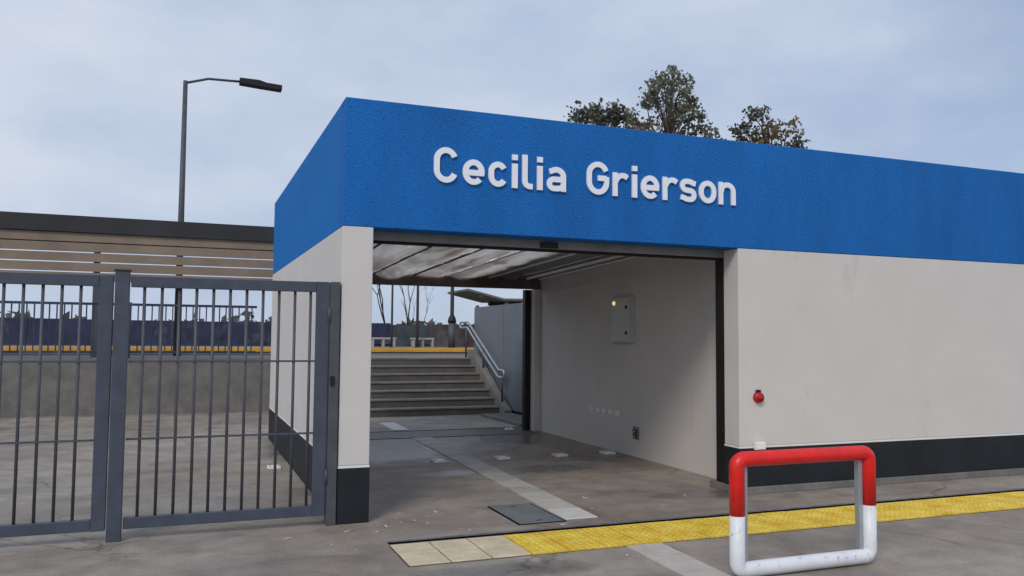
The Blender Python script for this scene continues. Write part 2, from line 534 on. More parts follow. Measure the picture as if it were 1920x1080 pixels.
# fill strips where the slots do not run (left and right of the shutter channels)
box('slot_fill', -40, 1.50, 6.38, 6.475, -0.28, -0.001, M['floor'], pav)
box('slot_fill', 9.0, 40, 6.38, 6.475, -0.28, -0.001, M['floor'], pav)
for ya, yb in ((12.85, 12.945), (13.80, 13.895)):
    box('slot_fill', -40, 1.56, ya, yb, -0.28, -0.001, M['floor'], pav)
    box('slot_fill', 5.60, 40, ya, yb, -0.28, -0.001, M['floor'], pav)

def channel(loc_y, x0, x1, label):
    e = empty('floor_channel', (x0, loc_y, 0), label, 'floor channel')
    box('channel_bed', x0, x1, loc_y - 0.049, loc_y + 0.044, -0.10, -0.05, M['slot'], e)
    box('slot_shade_strip', x0, x1, loc_y + 0.026, loc_y + 0.0445, -0.049, -0.005, M['slot'], e)  # bed and added wall strip coloured black for the slot's shade
    for s, nm in ((-1, 'steel_edge'), (1, 'steel_edge')):
        # uneven edge bar, slightly proud of the concrete
        bm = bmesh.new()
        n = 26
        y0 = 0.030 if s > 0 else -0.049
        ew = 0.016 if s > 0 else 0.006
        rows = []
        for i in range(n + 1):
            x = (x1 - x0) * i / n
            dz = (0.008 if s > 0 else -0.003) + 0.003 * noise.noise((x * 1.3, loc_y, s))
            dy = 0.003 * noise.noise((x * 1.1, s, loc_y * 2))
            rows.append([bm.verts.new((x, y0 + dy, -0.004)), bm.verts.new((x, y0 + dy, dz)), bm.verts.new((x, y0 + dy + ew, dz)), bm.verts.new((x, y0 + dy + ew, -0.004))])
        for i in range(n):
            for k in range(4):
                bm.faces.new((rows[i][k], rows[i][(k + 1) % 4], rows[i + 1][(k + 1) % 4], rows[i + 1][k]))
        bm.faces.new(rows[0]); bm.faces.new(rows[-1][::-1])
        link(nm, to_mesh(bm, nm), M['steel'], e)
    return e
box('threshold_slab', 1.57, 5.585, 12.958, 13.79, -0.02, 0.004, M['wet_slab'], pav)
channel(6.43, 1.51, 8.9, 'worn steel floor channel running between the concrete and the yellow warning tiles')
channel(12.90, 1.57, 5.59, 'dark floor channel inside the passage, on the entrance side of its rear opening')
channel(13.85, 1.57, 5.59, 'dark floor channel just outside the rear opening, towards the stairs')

# warning strip: two rows of tiles, the first three columns bare cream, the others painted yellow
bed = tag(box('warning_strip', 1.485, 9.0, 5.715, 6.335, -0.05, 0.003, M['mortar']), kind='structure')
def tile_mesh(w, d, h=0.012, bev=0.004):
    bm = bmesh.new()
    bm_box(bm, -w / 2, w / 2, -d / 2, d / 2, 0, h)
    bmesh.ops.bevel(bm, geom=[e for e in bm.edges if all(v.co.z > h / 2 for v in e.verts)], offset=bev, segments=1, affect='EDGES')
    return to_mesh(bm, 'tile')
tmc = tile_mesh(0.298, 0.289); tmc.materials.append(M['tile_cream'])
def stud_tile(w, d, h):
    bm = bmesh.new()
    bm_box(bm, -w / 2, w / 2, -d / 2, d / 2, 0, h)
    for i in range(5):
        for j in range(5):
            x, y = (i - 2) * w / 5.15, (j - 2) * d / 5.15
            lo = [bm.verts.new((x + .017 * math.cos(k * math.pi / 4), y + .017 * math.sin(k * math.pi / 4), h - .0004)) for k in range(8)]
            hi = [bm.verts.new((x + .011 * math.cos(k * math.pi / 4), y + .011 * math.sin(k * math.pi / 4), h + .0045)) for k in range(8)]
            for k in range(8):
                bm.faces.new((lo[k], lo[(k + 1) % 8], hi[(k + 1) % 8], hi[k]))
            bm.faces.new(hi)
    me = bpy.data.meshes.new('tile')
    bm.normal_update()
    bm.to_mesh(me)
    bm.free()
    return me
tmy = stud_tile(0.305, 0.300, 0.013); tmy.materials.append(M['tile_yellow'])
bl = wpos(bed)
for c in range(24):
    for r in range(2):
        x = 1.49 + 0.155 + c * 0.31
        if x > 8.9: continue
        y = 5.72 + 0.152 + r * 0.305
        o = link('tile', tmc if c < 3 else tmy, None, bed, Vector((x, y, random.uniform(-0.001, 0.002))) - bl)
        o.rotation_euler = (random.uniform(-.004, .004), random.uniform(-.004, .004), random.uniform(-.006, .006))

# guide strip through the passage, a little skewed as laid
def guide(name, segs, skip=()):
    base = None
    for (y0, y1, xa, xb, wd, mm) in segs:
        pass
def strip(y0, y1, xa, xb, wd, step, pick, label=None):
    """tiles from y0 to y1; left edge goes from xa to xb"""
    par = tag(bpy.data.objects.new('guide_strip', None), kind='structure')
    COL.objects.link(par)
    par.location = (xa, y0, 0)
    n = max(1, round((y1 - y0) / step))
    ang = -math.atan2(xb - xa, y1 - y0)
    d = (y1 - y0) / n
    cache = {}
    for i in range(n):
        mm = pick(i)
        if mm not in cache:
            me = tile_mesh(wd, d - 0.006, 0.016, 0.003)
            me.materials.append(M[mm])
            cache[mm] = me
        yy = y0 + d * (i + 0.5)
        xx = xa + (xb - xa) * (i + 0.5) / n + wd / 2
        o = link('tile', cache[mm], None, par, Vector((xx, yy, -0.006 + random.uniform(0, 0.002))) - par.location)
        o.rotation_euler = (0, 0, ang)
strip(6.72, 12.84, 3.16, 3.36, 0.31, 0.40, lambda i: 'tile_white' if i == 0 else ('tile_dull' if i in (1, 2) else 'tile_grey'))
strip(13.98, 15.25, 3.33, 3.37, 0.27, 0.64, lambda i: 'tile_white')
strip(1.6, 5.70, 3.06, 3.20, 0.30, 0.41, lambda i: 'tile_dull')

# access hatch
h = empty('access_hatch', (2.92, 7.07, 0), 'square grey steel access hatch set in the floor beside the white guide tiles', 'hatch')
box('frame', 2.69, 3.145, 6.66, 7.48, -0.04, 0.003, M['slot'], h)
box('lid', 2.712, 3.123, 6.685, 7.455, -0.03, 0.007, M['hatch'], h, 0.002)
for yy in (6.76, 7.38):
    box('lifting_slot', 2.89, 2.95, yy - 0.008, yy + 0.008, 0.0, 0.0085, M['slot'], h)

# ------------------------------------------------------------------ station building
B = empty('station_building', (1.24, 7.2, 0), 'flat roofed station entrance with blue upper band, pale grey walls and open passage', 'building')
def bb(name, *a, **k):
    return box(name, *a, parent=B, **k)
XR = 11.8
bb('fascia', 1.24, XR, 7.2, 7.46, 2.56, 3.70, M['blue_rough'], bev=0.008)
bb('fascia', 1.242, 1.50, 7.461, 13.55, 2.56, 3.70, M['blue'], bev=0.008)
bb('fascia', 1.502, XR, 13.30, 13.548, 2.63, 3.69, M['blue'])
bb('roof', 4.85, XR - 0.01, 7.462, 13.298, 3.30, 3.42, M['soffit'])  # unseen slab, left edge set to block direct sun on the passage wall
bb('slit_daylight_board', 1.52, 5.71, 13.285, 13.298, 2.70, 3.66, M['white_trim'])  # white board added so the film slits show bright like daylight
bb('wall', 1.236, 1.504, 7.196, 13.50, 0.492, 2.558, M['beige'], bev=0.006)
bb('trim', 1.233, 1.507, 7.193, 13.50, 0.470, 0.490, M['white_trim'], bev=0.003)
bb('skirting', 1.230, 1.508, 7.190, 13.50, 0.0, 0.468, M['dark_base'], bev=0.006)
bb('wall', 5.37, XR, 7.204, 7.46, 0.492, 2.558, M['beige'], bev=0.006)
bb('trim', 5.366, XR, 7.199, 7.464, 0.470, 0.490, M['white_trim'], bev=0.003)
bb('skirting', 5.362, XR, 7.196, 7.467, 0.075, 0.468, M['dark_base'], bev=0.004)
bb('footing', 5.34, XR, 7.165, 7.70, 0.0, 0.073, M['concrete'], bev=0.006)
bb('wall', 5.72, 5.95, 7.702, 13.50, 0.0, 2.84, M['beige'])
bb('pilaster', 5.685, 5.72, 7.99, 8.23, 0.0, 2.80, M['beige'], bev=0.005)
bb('pilaster', 5.60, 5.719, 13.22, 13.498, 0.0, 2.44, M['beige'], bev=0.005)
bb('wall', XR - 0.26, XR - 0.002, 7.47, 13.29, 0.0, 2.62, M['beige'])
bb('wall', 5.96, XR - 0.27, 13.30, 13.50, 0.0, 2.62, M['beige'])
bb('lintel', 1.51, 5.718, 13.24, 13.282, 2.44, 2.80, M['brown_beam'], bev=0.004)
bb('door_jamb', 5.49, 5.598, 13.38, 13.50, 0.0, 2.438, M['black'], bev=0.004)
# front shutter: header bar, rubber seal and side guide
bb('header_bar', 1.506, 5.60, 7.464, 7.56, 2.478, 2.64, M['grey_bar'], bev=0.004)
bb('rubber_seal', 1.508, 5.60, 7.468, 7.552, 2.456, 2.476, M['rubber'])
bb('sensor', 3.22, 3.40, 7.43, 7.463, 2.485, 2.540, M['black'], bev=0.004)
gr = bb('shutter_guide', 5.375, 5.475, 7.468, 7.62, 0.074, 2.476, M['black'], bev=0.003)
for z in (0.62, 1.40, 2.34):
    bb('guide_bracket', 5.477, 5.52, 7.468, 7.53, z, z + 0.07, M['black'], bev=0.002)
    bb('guide_bracket', 5.345, 5.374, 7.470, 7.51, z - 0.02, z + 0.05, M['black'], bev=0.002)
bb('shutter_guide', 1.510, 1.540, 7.468, 7.62, 0.0, 2.454, M['black'], bev=0.003)
# soffit, battens and the sagging insulation film
def sz(y): return 2.815 - 0.031 * (y - 7.6)
bm = bmesh.new()
XC = 4.05
for (y0, y1, XC, XD) in ((7.57, 13.24, 4.36, 5.372), (7.57, 8.9, 5.373, 5.409), (7.57, 13.24, 5.41, 5.718)):
    v = [bm.verts.new(p) for p in ((XC, y0, sz(y0) + .03), (XD, y0, sz(y0) + .03), (XD, y1, sz(y1) + .03), (XC, y1, sz(y1) + .03),
                                   (XC, y0, sz(y0) + .038), (XD, y0, sz(y0) + .038), (XD, y1, sz(y1) + .038), (XC, y1, sz(y1) + .038))]
    for f in ((0, 3, 2, 1), (4, 5, 6, 7), (0, 1, 5, 4), (1, 2, 6, 5), (2, 3, 7, 6), (3, 0, 4, 7)):
        bm.faces.new([v[i] for i in f])
for vv in bm.verts: vv.co -= B.location
link('ceiling', to_mesh(bm, 'ceiling'), M['soffit'], B)
BX = [2.15, 2.78, 3.45, 4.02, 4.75, 5.46, 5.68]
for x in BX:
    bm = bmesh.new()
    tube_bm(bm, [Vector((x, 7.60, sz(7.6) - 0.02)) - B.location, Vector((x, 13.22, sz(13.22) - 0.02)) - B.location], 0.021, 4)
    link('batten', to_mesh(bm, 'batten'), M['batten'] if x > 4 else M['brown_beam'], B)  # left battens coloured dark for their backlit look under the film
bm = bmesh.new()
NX, NY = 70, 120
g2 = []
for j in range(NY + 1):
    row = []
    y = 7.62 + (13.22 - 7.62) * j / NY
    xe = max(4.55, 4.12 + 0.28 * (y - 9.2)) + 0.10 * noise.noise((y * 1.4, 3.1, 0)) + 0.06 * noise.noise((y * 5.0, 1.1, 0))
    for i in range(NX + 1):
        x = 1.515 + (xe - 1.515) * i / NX
        # sag between battens
        k = max([b for b in [1.51] + BX if b <= x])
        kn = min([b for b in BX if b > x] + [5.7])
        u = (x - k) / (kn - k)
        sag = 0.055 * (4 * u * (1 - u)) * (0.6 + 0.8 * noise.noise((x * .9, y * .5, 2.0)))
        p = Vector((x * 2.3 + 0.8 * y, y * 0.9 - 0.5 * x, 0.7))
        cr = abs(noise.noise(p)) * 0.085 + abs(noise.noise(p * 2.7)) * 0.035
        row.append(bm.verts.new(Vector((x, y, sz(y) - 0.004 - abs(sag) - cr * (0.35 + 1.3 * u * (1 - u)))) - B.location))
    g2.append(row)
for j in range(NY):
    for i in range(NX):
        xm, ym = g2[j][i].co.x + B.location.x, g2[j][i].co.y + B.location.y
        # open slits along the lapped film edges, added white board seen through as daylight
        if abs(xm - 3.95) < .026 and (8.6 < ym < 10.4 or 10.75 < ym < 12.4): continue
        if abs(xm - 2.74) < .02 and (9.2 < ym < 9.9 or 10.8 < ym < 11.9): continue
        bm.faces.new((g2[j][i], g2[j][i + 1], g2[j + 1][i + 1], g2[j + 1][i]))
fo = link('insulation_film', to_mesh(bm, 'insulation_film', True), M['film'], B)
fo['label'] = 'crumpled pale film sagging between the ceiling battens'

# ------------------------------------------------------------------ name sign, letter by letter
YF = 7.197
def ribbon(bm, pts, t, y0, y1, closed=False):
    n = len(pts)
    P = [Vector((p[0], p[1])) for p in pts]
    Lf, Rt = [], []
    for i in range(n):
        if closed:
            a, b, c = P[i - 1], P[i], P[(i + 1) % n]
        else:
            a, b, c = P[max(i - 1, 0)], P[i], P[min(i + 1, n - 1)]
        d1 = (b - a); d2 = (c - b)
        if d1.length < 1e-7: d1 = d2
        if d2.length < 1e-7: d2 = d1
        d1.normalize(); d2.normalize()
        n1_ = Vector((-d1.y, d1.x)); n2_ = Vector((-d2.y, d2.x))
        nn = (n1_ + n2_)
        nn = nn.normalized() if nn.length > 1e-6 else n1_
        k = min(1.6, 1.0 / max(0.3, nn.dot(n1_)))
        Lf.append(b + nn * t / 2 * k); Rt.append(b - nn * t / 2 * k)
    rows = [[bm.verts.new((q.x, yy, q.y)) for q in (l, r) for yy in (y0, y1)] for l, r in zip(Lf, Rt)]
    m = n if closed else n - 1
    for i in range(m):
        a, b = rows[i], rows[(i + 1) % n]
        bm.faces.new((a[0], b[0], b[2], a[2]))       # front
        bm.faces.new((a[1], a[3], b[3], b[1]))       # back
        bm.faces.new((a[0], a[1], b[1], b[0]))
        bm.faces.new((a[2], b[2], b[3], a[3]))
    if not closed:
        for r in (rows[0], rows[-1]):
            bm.faces.new((r[0], r[1], r[3], r[2]))

CAPH, XH, T = 0.326, 0.236, 0.053
def bowl(w, h, a0, a1, ratio=1.0):
    """rounded-rectangle centre line of width w height h from angle a0 anticlockwise to a1 (deg)"""
    rx = (w - T) / 2
    hh = (h - T) / 2
    ry = min(hh, rx * ratio)
    pts = []
    n = 40
    for i in range(n + 1):
        a = a0 + (a1 - a0) * i / n
        s = math.sin(rad(a)); c = math.cos(rad(a))
        x = rx * c
        y = ry * s + (hh - ry) * (1 if s > 1e-9 else -1 if s < -1e-9 else 0)
        pts.append((w / 2 + x, h / 2 + y))
    return pts
def glyph(ch, w):
    t = T
    if ch in 'Cc':
        h = CAPH if ch == 'C' else XH
        return [(bowl(w, h, 22 if ch == 'C' else 28, 338 if ch == 'C' else 332, 1.05), False)]
    if ch == 'G':
        rx = (w - t) / 2
        return [(bowl(w, CAPH, 22, 360, 1.05)[:-1] + [(w - t / 2, CAPH * .38), (w - t / 2, CAPH * .555)], False), ([(w * .50, CAPH * .505), (w - t * .55, CAPH * .505)], False)]
    if ch == 'e':
        b = bowl(w, XH, 0, 318, 1.1)
        return [([(w - t / 2, XH * .42)] + b[1:], False), ([(t * .6, XH * .475), (w - t * .10, XH * .475)], False)]
    if ch == 'i':
        return [([(w / 2, 0), (w / 2, XH - .004)], False), ([(w / 2, XH + .030), (w / 2, XH + .030 + .052)], False)]
    if ch == 'l':
        r = 0.05
        return [([(t / 2, CAPH)] + [(t / 2, t / 2 + r)] + [(t / 2 + r - r * math.cos(rad(a)), t / 2 + r - r * math.sin(rad(a))) for a in range(15, 91, 15)] + [(w, t / 2)], False)]
    if ch == 'a':
        rr = (w - t) / 2
        top = [(w * .14, XH * .80)] + [(w / 2 + rr * 1.0 * math.cos(rad(a)), XH - t / 2 - rr * .85 + rr * .85 * math.sin(rad(a))) for a in range(128, -1, -12)]
        top += [(w - t / 2, XH * .5), (w - t / 2, 0)]
        hb = XH * .60
        rb = (hb - t) / 2
        bw = [(w - t * .5, hb - t / 2), (t / 2 + rb, hb - t / 2)] + [(t / 2 + rb + rb * math.cos(rad(a)), hb / 2 + rb * math.sin(rad(a))) for a in range(100, 271, 14)] + [(w * .55, t / 2), (w - t * .5, t * .75)]
        return [(top, False), (bw, False)]
    if ch == 'r':
        return [([(t / 2, 0), (t / 2, XH)], False), ([(t * .6, XH * .62)] + [(w * .64 + (w * .64 - t * .7) * math.cos(rad(a)), XH * .62 + (XH * .38 - t / 2) * math.sin(rad(a))) for a in range(165, 59, -12)] + [(w - .012, XH * .80)], False)]
    if ch == 's':
        k = 0.052
        p = [(w * .95, XH * .80)] + [(w - t * .55 - k + k * math.cos(rad(a)), XH - t / 2 - k + k * math.sin(rad(a))) for a in (50, 70, 90)]
        p += [(t / 2 + k * .9 + k * .9 * math.cos(rad(a)), XH * .5 + (XH / 2 - t / 2) / 2 + .002 + (XH / 2 - t / 2) / 2 * math.sin(rad(a))) for a in (90, 115, 140, 165, 190, 215, 240, 262)]
        p += [(w - t / 2 - k * .9 + k * .9 * math.cos(rad(a)), t / 2 + (XH / 2 - t / 2) / 2 - .002 + (XH / 2 - t / 2) / 2 * math.sin(rad(a))) for a in (82, 60, 35, 10, -15, -40, -65, -90)]
        p += [(t * .55 + k + k * math.cos(rad(a)), t / 2 + k + k * math.sin(rad(a))) for a in (270, 250, 230)] + [(w * .05, XH * .20)]
        return [(p, False)]
    if ch == 'o':
        return [(bowl(w, XH, 0, 360, 1.1)[:-1], True)]
    if ch == 'n':
        rr = (w - t) / 2
        return [([(t / 2, 0), (t / 2, XH)], False), ([(t * .6, XH * .55)] + [(w / 2 + rr * math.cos(rad(a)), XH - t / 2 - rr * .95 + rr * .95 * math.sin(rad(a))) for a in range(150, -1, -12)] + [(w - t / 2, XH * .4), (w - t / 2, 0)], False)]
LET = [('C', 2.043, 2.270), ('e', 2.318, 2.529), ('c', 2.570, 2.755), ('i', 2.798, 2.866), ('l', 2.908, 3.014), ('i', 3.055, 3.123), ('a', 3.161, 3.362),
       ('G', 3.587, 3.830), ('r', 3.872, 4.046), ('i', 4.084, 4.152), ('e', 4.192, 4.400), ('r', 4.442, 4.618), ('s', 4.648, 4.842), ('o', 4.876, 5.085), ('n', 5.118, 5.326)]
SG = empty('station_name_sign', (2.04, YF, 3.004), 'white raised letters reading Cecilia Grierson on the blue upper band', 'sign')
for ch, xa, xb in LET:
    bm = bmesh.new()
    for k, (pts, cl) in enumerate(glyph(ch, xb - xa)):
        ribbon(bm, pts, T if ch != 'i' else 0.057, -0.020 - 0.0015 * k, -0.0004 * k, cl)
    o = link('letter', to_mesh(bm, 'letter'), M['letter'], SG, Vector((xa - 2.04, 0, 0)))
    o['label'] = 'white raised letter ' + ch

# ------------------------------------------------------------------ gate and fence on the left
def fence_leaf(name, x0, x1, y, label, cat, group=None, first_bar=None, stile=0.10):
    e = empty(name, (x0, y, 0), label, cat, group)
    box('top_rail', x0, x1 - stile - .002, y - .03, y + .03, 1.975, 2.062, M['gate'], e, .004)
    box('bottom_rail', x0, x1 - stile - .002, y - .03, y + .03, 0.088, 0.175, M['gate'], e, .004)
    box('stile', x1 - stile, x1, y - .032, y + .032, 0.086, 2.064, M['gate'], e, .004)
    xb = first_bar if first_bar else x1 - stile - .13
    cut = []
    for z in (0.78, 1.387):
        box('cross_flat', x0, x1 - stile - .002, y - .012, y - .004, z - .008, z + .008, M['gate'], e)
    me = None
    while xb > x0 + .03:
        if me is None:
            bm = bmesh.new()
            tube_bm(bm, [(0, 0, 0.17), (0, 0, 1.98)], 0.0120, 8)
            me = to_mesh(bm, 'bar', True)
            me.materials.append(M['gate_dark'])
        link('bar', me, None, e, Vector((xb - x0, 0.006, 0)))
        xb -= 0.130
    return e
YG = 7.21
fence_leaf('gate', -0.42, 1.125, YG, 'slate blue barred steel gate hung beside the station wall corner', 'gate', None, 0.978)
p = empty('gate_post', (1.17, YG + .03, 0), 'dark steel gate post standing against the station wall corner', 'post')
box('post_shaft', 1.140, 1.222, YG - .035, YG + .07, 0.0, 2.066, M['gate_dark'], p, .004)
for z in (0.35, 1.72):
    tube('hinge', [(1.132, YG - .036, z), (1.132, YG - .036, z + .12)], 0.013, M['gate_dark'], p)
box('latch', 1.150, 1.185, YG - .052, YG - .0355, 1.18, 1.26, M['black'], p, .003)
p = empty('gate_post', (-0.48, YG, 0), 'slate blue steel post between the barred gate and the barred fence', 'post')
box('post_shaft', -0.535, -0.43, YG - .05, YG + .05, 0.0, 2.10, M['gate'], p, .005)
box('post_cap', -0.545, -0.42, YG - .06, YG + .06, 2.101, 2.115, M['gate_dark'], p, .003)
fence_leaf('fence_panel', -2.70, -0.545, YG, 'slate blue barred fence panel next to the gate', 'fence')

# ------------------------------------------------------------------ fittings in the passage
XW = 5.72
eb = empty('electrical_cabinet', (XW, 10.26, 1.54), 'grey electrical cabinet with amber lit lamp on the passage wall', 'cabinet')
box('cabinet_body', XW - .055, XW, 9.98, 10.54, 1.54, 2.185, M['cabinet'], eb, .006)
dr = box('door', XW - .073, XW - .0555, 9.995, 10.525, 1.555, 2.17, M['cabinet'], eb, .005)
for z in (1.68, 2.035):
    box('lock', XW - .087, XW - .0735, 10.065, 10.105, z - .022, z + .022, M['black'], dr, .003)
tube('lamp', [(XW - .073, 10.43, 2.098), (XW - .092, 10.43, 2.098)], [.030, .024], M['lamp'], eb, 14)
so = empty('wall_socket', (XW, 9.93, .24), 'dark double wall socket low on the passage wall', 'socket')
box('back_plate', XW - .018, XW, 9.855, 10.005, .245, .405, M['grey_bar'], so, .004)
for z in (.285, .345):
    box('outlet', XW - .028, XW - .0185, 9.885, 9.975, z - .022, z + .024, M['black'], so, .003)
box('outlet_face', XW - .031, XW - .0285, 9.915, 9.945, .275, .29, M['plate'], so)
box('outlet_face', XW - .031, XW - .0285, 9.915, 9.945, .335, .35, M['plate'], so)
for i, y in enumerate((11.27, 11.07, 10.88, 10.68, 10.48)):
    e = empty('wall_plate', (XW, y, .505), 'small pale blank plate, one of a short row low on the passage wall', 'wall plate', 'row of pale plates on the passage wall')
    wv = (.10, .10, .09, .12, .12)[i]
    box('plate_face', XW - .008, XW, y - wv / 2, y + wv / 2, .508, .572, M['plate'], e, .003)
    for dz in (.52, .56):
        box('screw', XW - .011, XW - .0082, y - .006, y + .006, dz - .006, dz + .006, M['galv'], e)

def base_plate(x, y, w, label, group=None, z=0.0):
    e = empty('floor_plate', (x, y, z), label, 'floor plate', group)
    bm = bmesh.new()
    bm_box(bm, -w / 2, w / 2, -w / 2, w / 2, 0, .028)
    bmesh.ops.bevel(bm, geom=bm.edges[:], offset=.004, segments=2, affect='EDGES')
    link('plate', to_mesh(bm, 'plate'), M['plate'], e)
    for sx in (-1, 1):
        for sy in (-1, 1):
            bm = bmesh.new()
            tube_bm(bm, [(sx * w * .34, sy * w * .34, .027), (sx * w * .34, sy * w * .34, .038)], .011, 6)
            link('bolt', to_mesh(bm, 'bolt'), M['galv'], e)
lab = ['white bolted floor plate furthest from the cabinet wall, left of the guide strip', 'white bolted floor plate just right of the guide strip', 'white bolted floor plate between the guide strip and the cabinet wall puddle', 'white bolted floor plate standing in the dark puddle below the cabinet']
for x, l in zip((3.06, 3.93, 4.77, 5.50), lab):
    base_plate(x, 10.35, .175, l, 'row of floor plates across the passage')
base_plate(5.27, 13.52, .14, 'small white floor plate at the foot of the rear black jamb', None)
base_plate(1.03, 10.48, .15, 'white floor plate on the concrete behind the barred gate', None)

# fittings on the wall right of the opening
e = empty('alarm_button', (5.60, 7.204, .99), 'round red alarm fitting on the pale wall beside the shutter guide', 'alarm')
tube('housing', [(5.60, 7.203, .995), (5.60, 7.16, .995)], [.058, .052], M['red_plastic'], e, 20)
tube('button', [(5.60, 7.1595, .995), (5.60, 7.145, .995)], [.028, .024], M['red_plastic'], e, 16)
box('mounting_lug', 5.575, 5.625, 7.175, 7.2035, 1.045, 1.075, M['black'], e, .003)
e = empty('junction_box', (5.61, 7.196, .44), 'small white junction box straddling the dark skirting below the red alarm', 'box')
box('box_body', 5.535, 5.66, 7.150, 7.1945, .455, .535, M['white_trim'], e, .005)
box('box_lid', 5.545, 5.65, 7.143, 7.1495, .463, .527, M['plate'], e, .002)
tube('cable_gland', [(5.60, 7.172, .454), (5.60, 7.172, .425)], .012, M['black'], e, 10)

# ------------------------------------------------------------------ red and white hoop barrier
HX0, HX1, HY, HZ0, HZ1, HR = 3.478, 4.62, 4.70, 0.058, 0.792, 0.052
hb = empty('hoop_barrier', (HX0, HY, 0), 'red and white tubular hoop barrier standing on the pavement before the entrance', 'barrier')
cr = 0.055
def hoop_path():
    P = []
    for (cx, cz, a0) in ((HX0 + cr, HZ1 - cr, 180), (HX1 - cr, HZ1 - cr, 90)):
        P += [(cx + cr * math.cos(rad(a0 - a)), HY, cz + cr * math.sin(rad(a0 - a))) for a in range(0, 91, 15)]
    return P
ZS = 0.42
tube('red_tube', [(HX0, HY, ZS)] + hoop_path() + [(HX1, HY, ZS)], HR, M['red'], hb, 20)
low = [(HX1, HY, ZS - .0005), (HX1, HY, HZ0 + cr)] + [(HX1 - cr + cr * math.cos(rad(-a)), HY, HZ0 + cr + cr * math.sin(rad(-a))) for a in range(15, 91, 15)]
low += [(HX0 + cr + cr * math.cos(rad(270 - a)), HY, HZ0 + cr + cr * math.sin(rad(270 - a))) for a in range(0, 91, 15)] + [(HX0, HY, ZS - .0005)]
tube('white_tube', low, HR - .0006, M['white_pipe'], hb, 20)
for x in (HX0 + HR + .018, HX1 - HR - .018):
    box('inner_post', x - .0175, x + .0175, HY + .0, HY + .045, HZ0 + HR + .001, HZ1 - HR - .001, M['galv'], hb, .003)

# ------------------------------------------------------------------ platforms, stairs
PZ = 1.12
near = tag(box('near_platform', -45, 60, 18.305, 22.8, -0.28, PZ - .002, M['concrete']), kind='structure')
box('platform_coping', -45, 60, 22.0, 22.78, PZ - .0015, PZ + .012, M['step'], near)
tag(sheet('track_bed', -60, 80, 22.8, 34.0, 0.05, M['ballast']))
far = tag(box('far_platform', -45, 80, 34.02, 41.0, -0.28, PZ - .16, M['step']), kind='structure')
box('platform_coping', -45, 80, 33.98, 35.2, PZ - .157, PZ, M['orange_edge'], far, .01)
box('platform_deck', -45, 80, 35.202, 40.9, PZ - .157, PZ - .004, M['concrete'], far)

st = empty('staircase', (4.2, 16.38, 0), 'damp concrete stairs rising from the passage to the railway platform', 'stairs')
RH, TD, SX0, SX1 = 0.16, 0.32, 1.9, 6.15
for k in range(7):
    y0 = 16.38 + TD * k
    y1 = 18.303 if k == 6 else y0 + TD + .02
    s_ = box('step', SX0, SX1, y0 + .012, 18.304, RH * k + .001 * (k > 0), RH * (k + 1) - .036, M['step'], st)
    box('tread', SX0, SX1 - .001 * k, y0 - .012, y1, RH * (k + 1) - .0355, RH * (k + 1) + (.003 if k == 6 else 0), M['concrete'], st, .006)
# sloped stringer on the cabinet side
bm = bmesh.new()
pr = [(16.05, 0.0), (16.05, 0.10), (16.36, 0.24), (18.32, PZ + .19), (18.55, PZ + .19), (18.55, PZ), (18.303, PZ), (18.303, 0)]
vs0 = [bm.verts.new(Vector((6.155, y, z)) - st.location) for y, z in pr]
vs1 = [bm.verts.new(Vector((6.30, y, z)) - st.location) for y, z in pr]
bm.faces.new(vs0); bm.faces.new(vs1[::-1])
for i in range(len(pr)):
    j = (i + 1) % len(pr)
    bm.faces.new((vs0[i], vs0[j], vs1[j], vs1[i]))
link('stringer', to_mesh(bm, 'stringer'), M['concrete'], st)
tag(box('stair_apron', 5.62, 6.30, 13.9, 16.045, 0.0, 0.05, M['concrete'], bev=.006), kind='structure')

# handrail: two rails joined by a return at the foot
hr = empty('handrail', (6.23, 16.4, 0), 'double galvanised steel handrail climbing the right side of the stairs', 'handrail')
def railz(y, up): return 0.88 + up + (y - 16.62) * (RH / TD)
XH_ = 6.215
up = [(XH_, 16.36, railz(16.62, 0.03)), (XH_, 16.60, railz(16.62, 0.03)), (XH_, 18.72, railz(18.72, 0.03)), (XH_, 19.25, railz(18.72, 0.03))]
lo = [(XH_, 16.36, railz(16.62, -.12)), (XH_, 16.64, railz(16.62, -.12)), (XH_, 18.76, railz(18.76, -.12)), (XH_, 19.25, railz(18.76, -.12))]
tube('upper_rail', up, .024, M['galv'], hr, 12)
tube('lower_rail', lo, .024, M['galv'], hr, 12)
zz0, zz1 = up[0][2], lo[0][2]
rr = (zz0 - zz1) / 2
tube('rail_return', [(XH_, 16.358 - rr * math.sin(rad(a)), (zz0 + zz1) / 2 + rr * math.cos(rad(a))) for a in range(0, 181, 15)], .024, M['galv'], hr, 12)
zz0, zz1 = up[-1][2], lo[-1][2]
rr = (zz0 - zz1) / 2
tube('rail_return', [(XH_, 19.252 + rr * math.sin(rad(a)), (zz0 + zz1) / 2 + rr * math.cos(rad(a))) for a in range(0, 181, 15)], .024, M['galv'], hr, 12)
for y in (16.40, 17.60, 18.85):
    zb = .24 + (y - 16.36) * (PZ - .05) / 1.96 if y < 18.3 else PZ + .0
    tube('post', [(XH_, y, max(0.10, zb) - .06), (XH_, y, (railz(16.62, 0.0) if y < 16.6 else railz(min(y, 18.72), 0.0)))], .022, M['gate'], hr, 10)

# grey clad screen beside the stairs
sc = empty('clad_screen', (6.38, 16.3, 0), 'blue grey sheet metal screen wall beside the stairs', 'screen')
ys = [13.72, 14.75, 16.73, 18.70]
for a, b in zip(ys[:-1], ys[1:]):
    box('panel', 6.36, 6.40, a + .014, b - .014, .085, 2.31, M['cladding'], sc, .006)
box('base_channel', 6.345, 6.415, 13.72, 18.29, .0, .083, M['black'], sc)
for y in (13.72, 14.75, 16.73, 18.69):
    box('screen_post', 6.405, 6.47, y - .035, y + .035, .0 if y < 18.3 else PZ, 2.36, M['gate_dark'], sc)

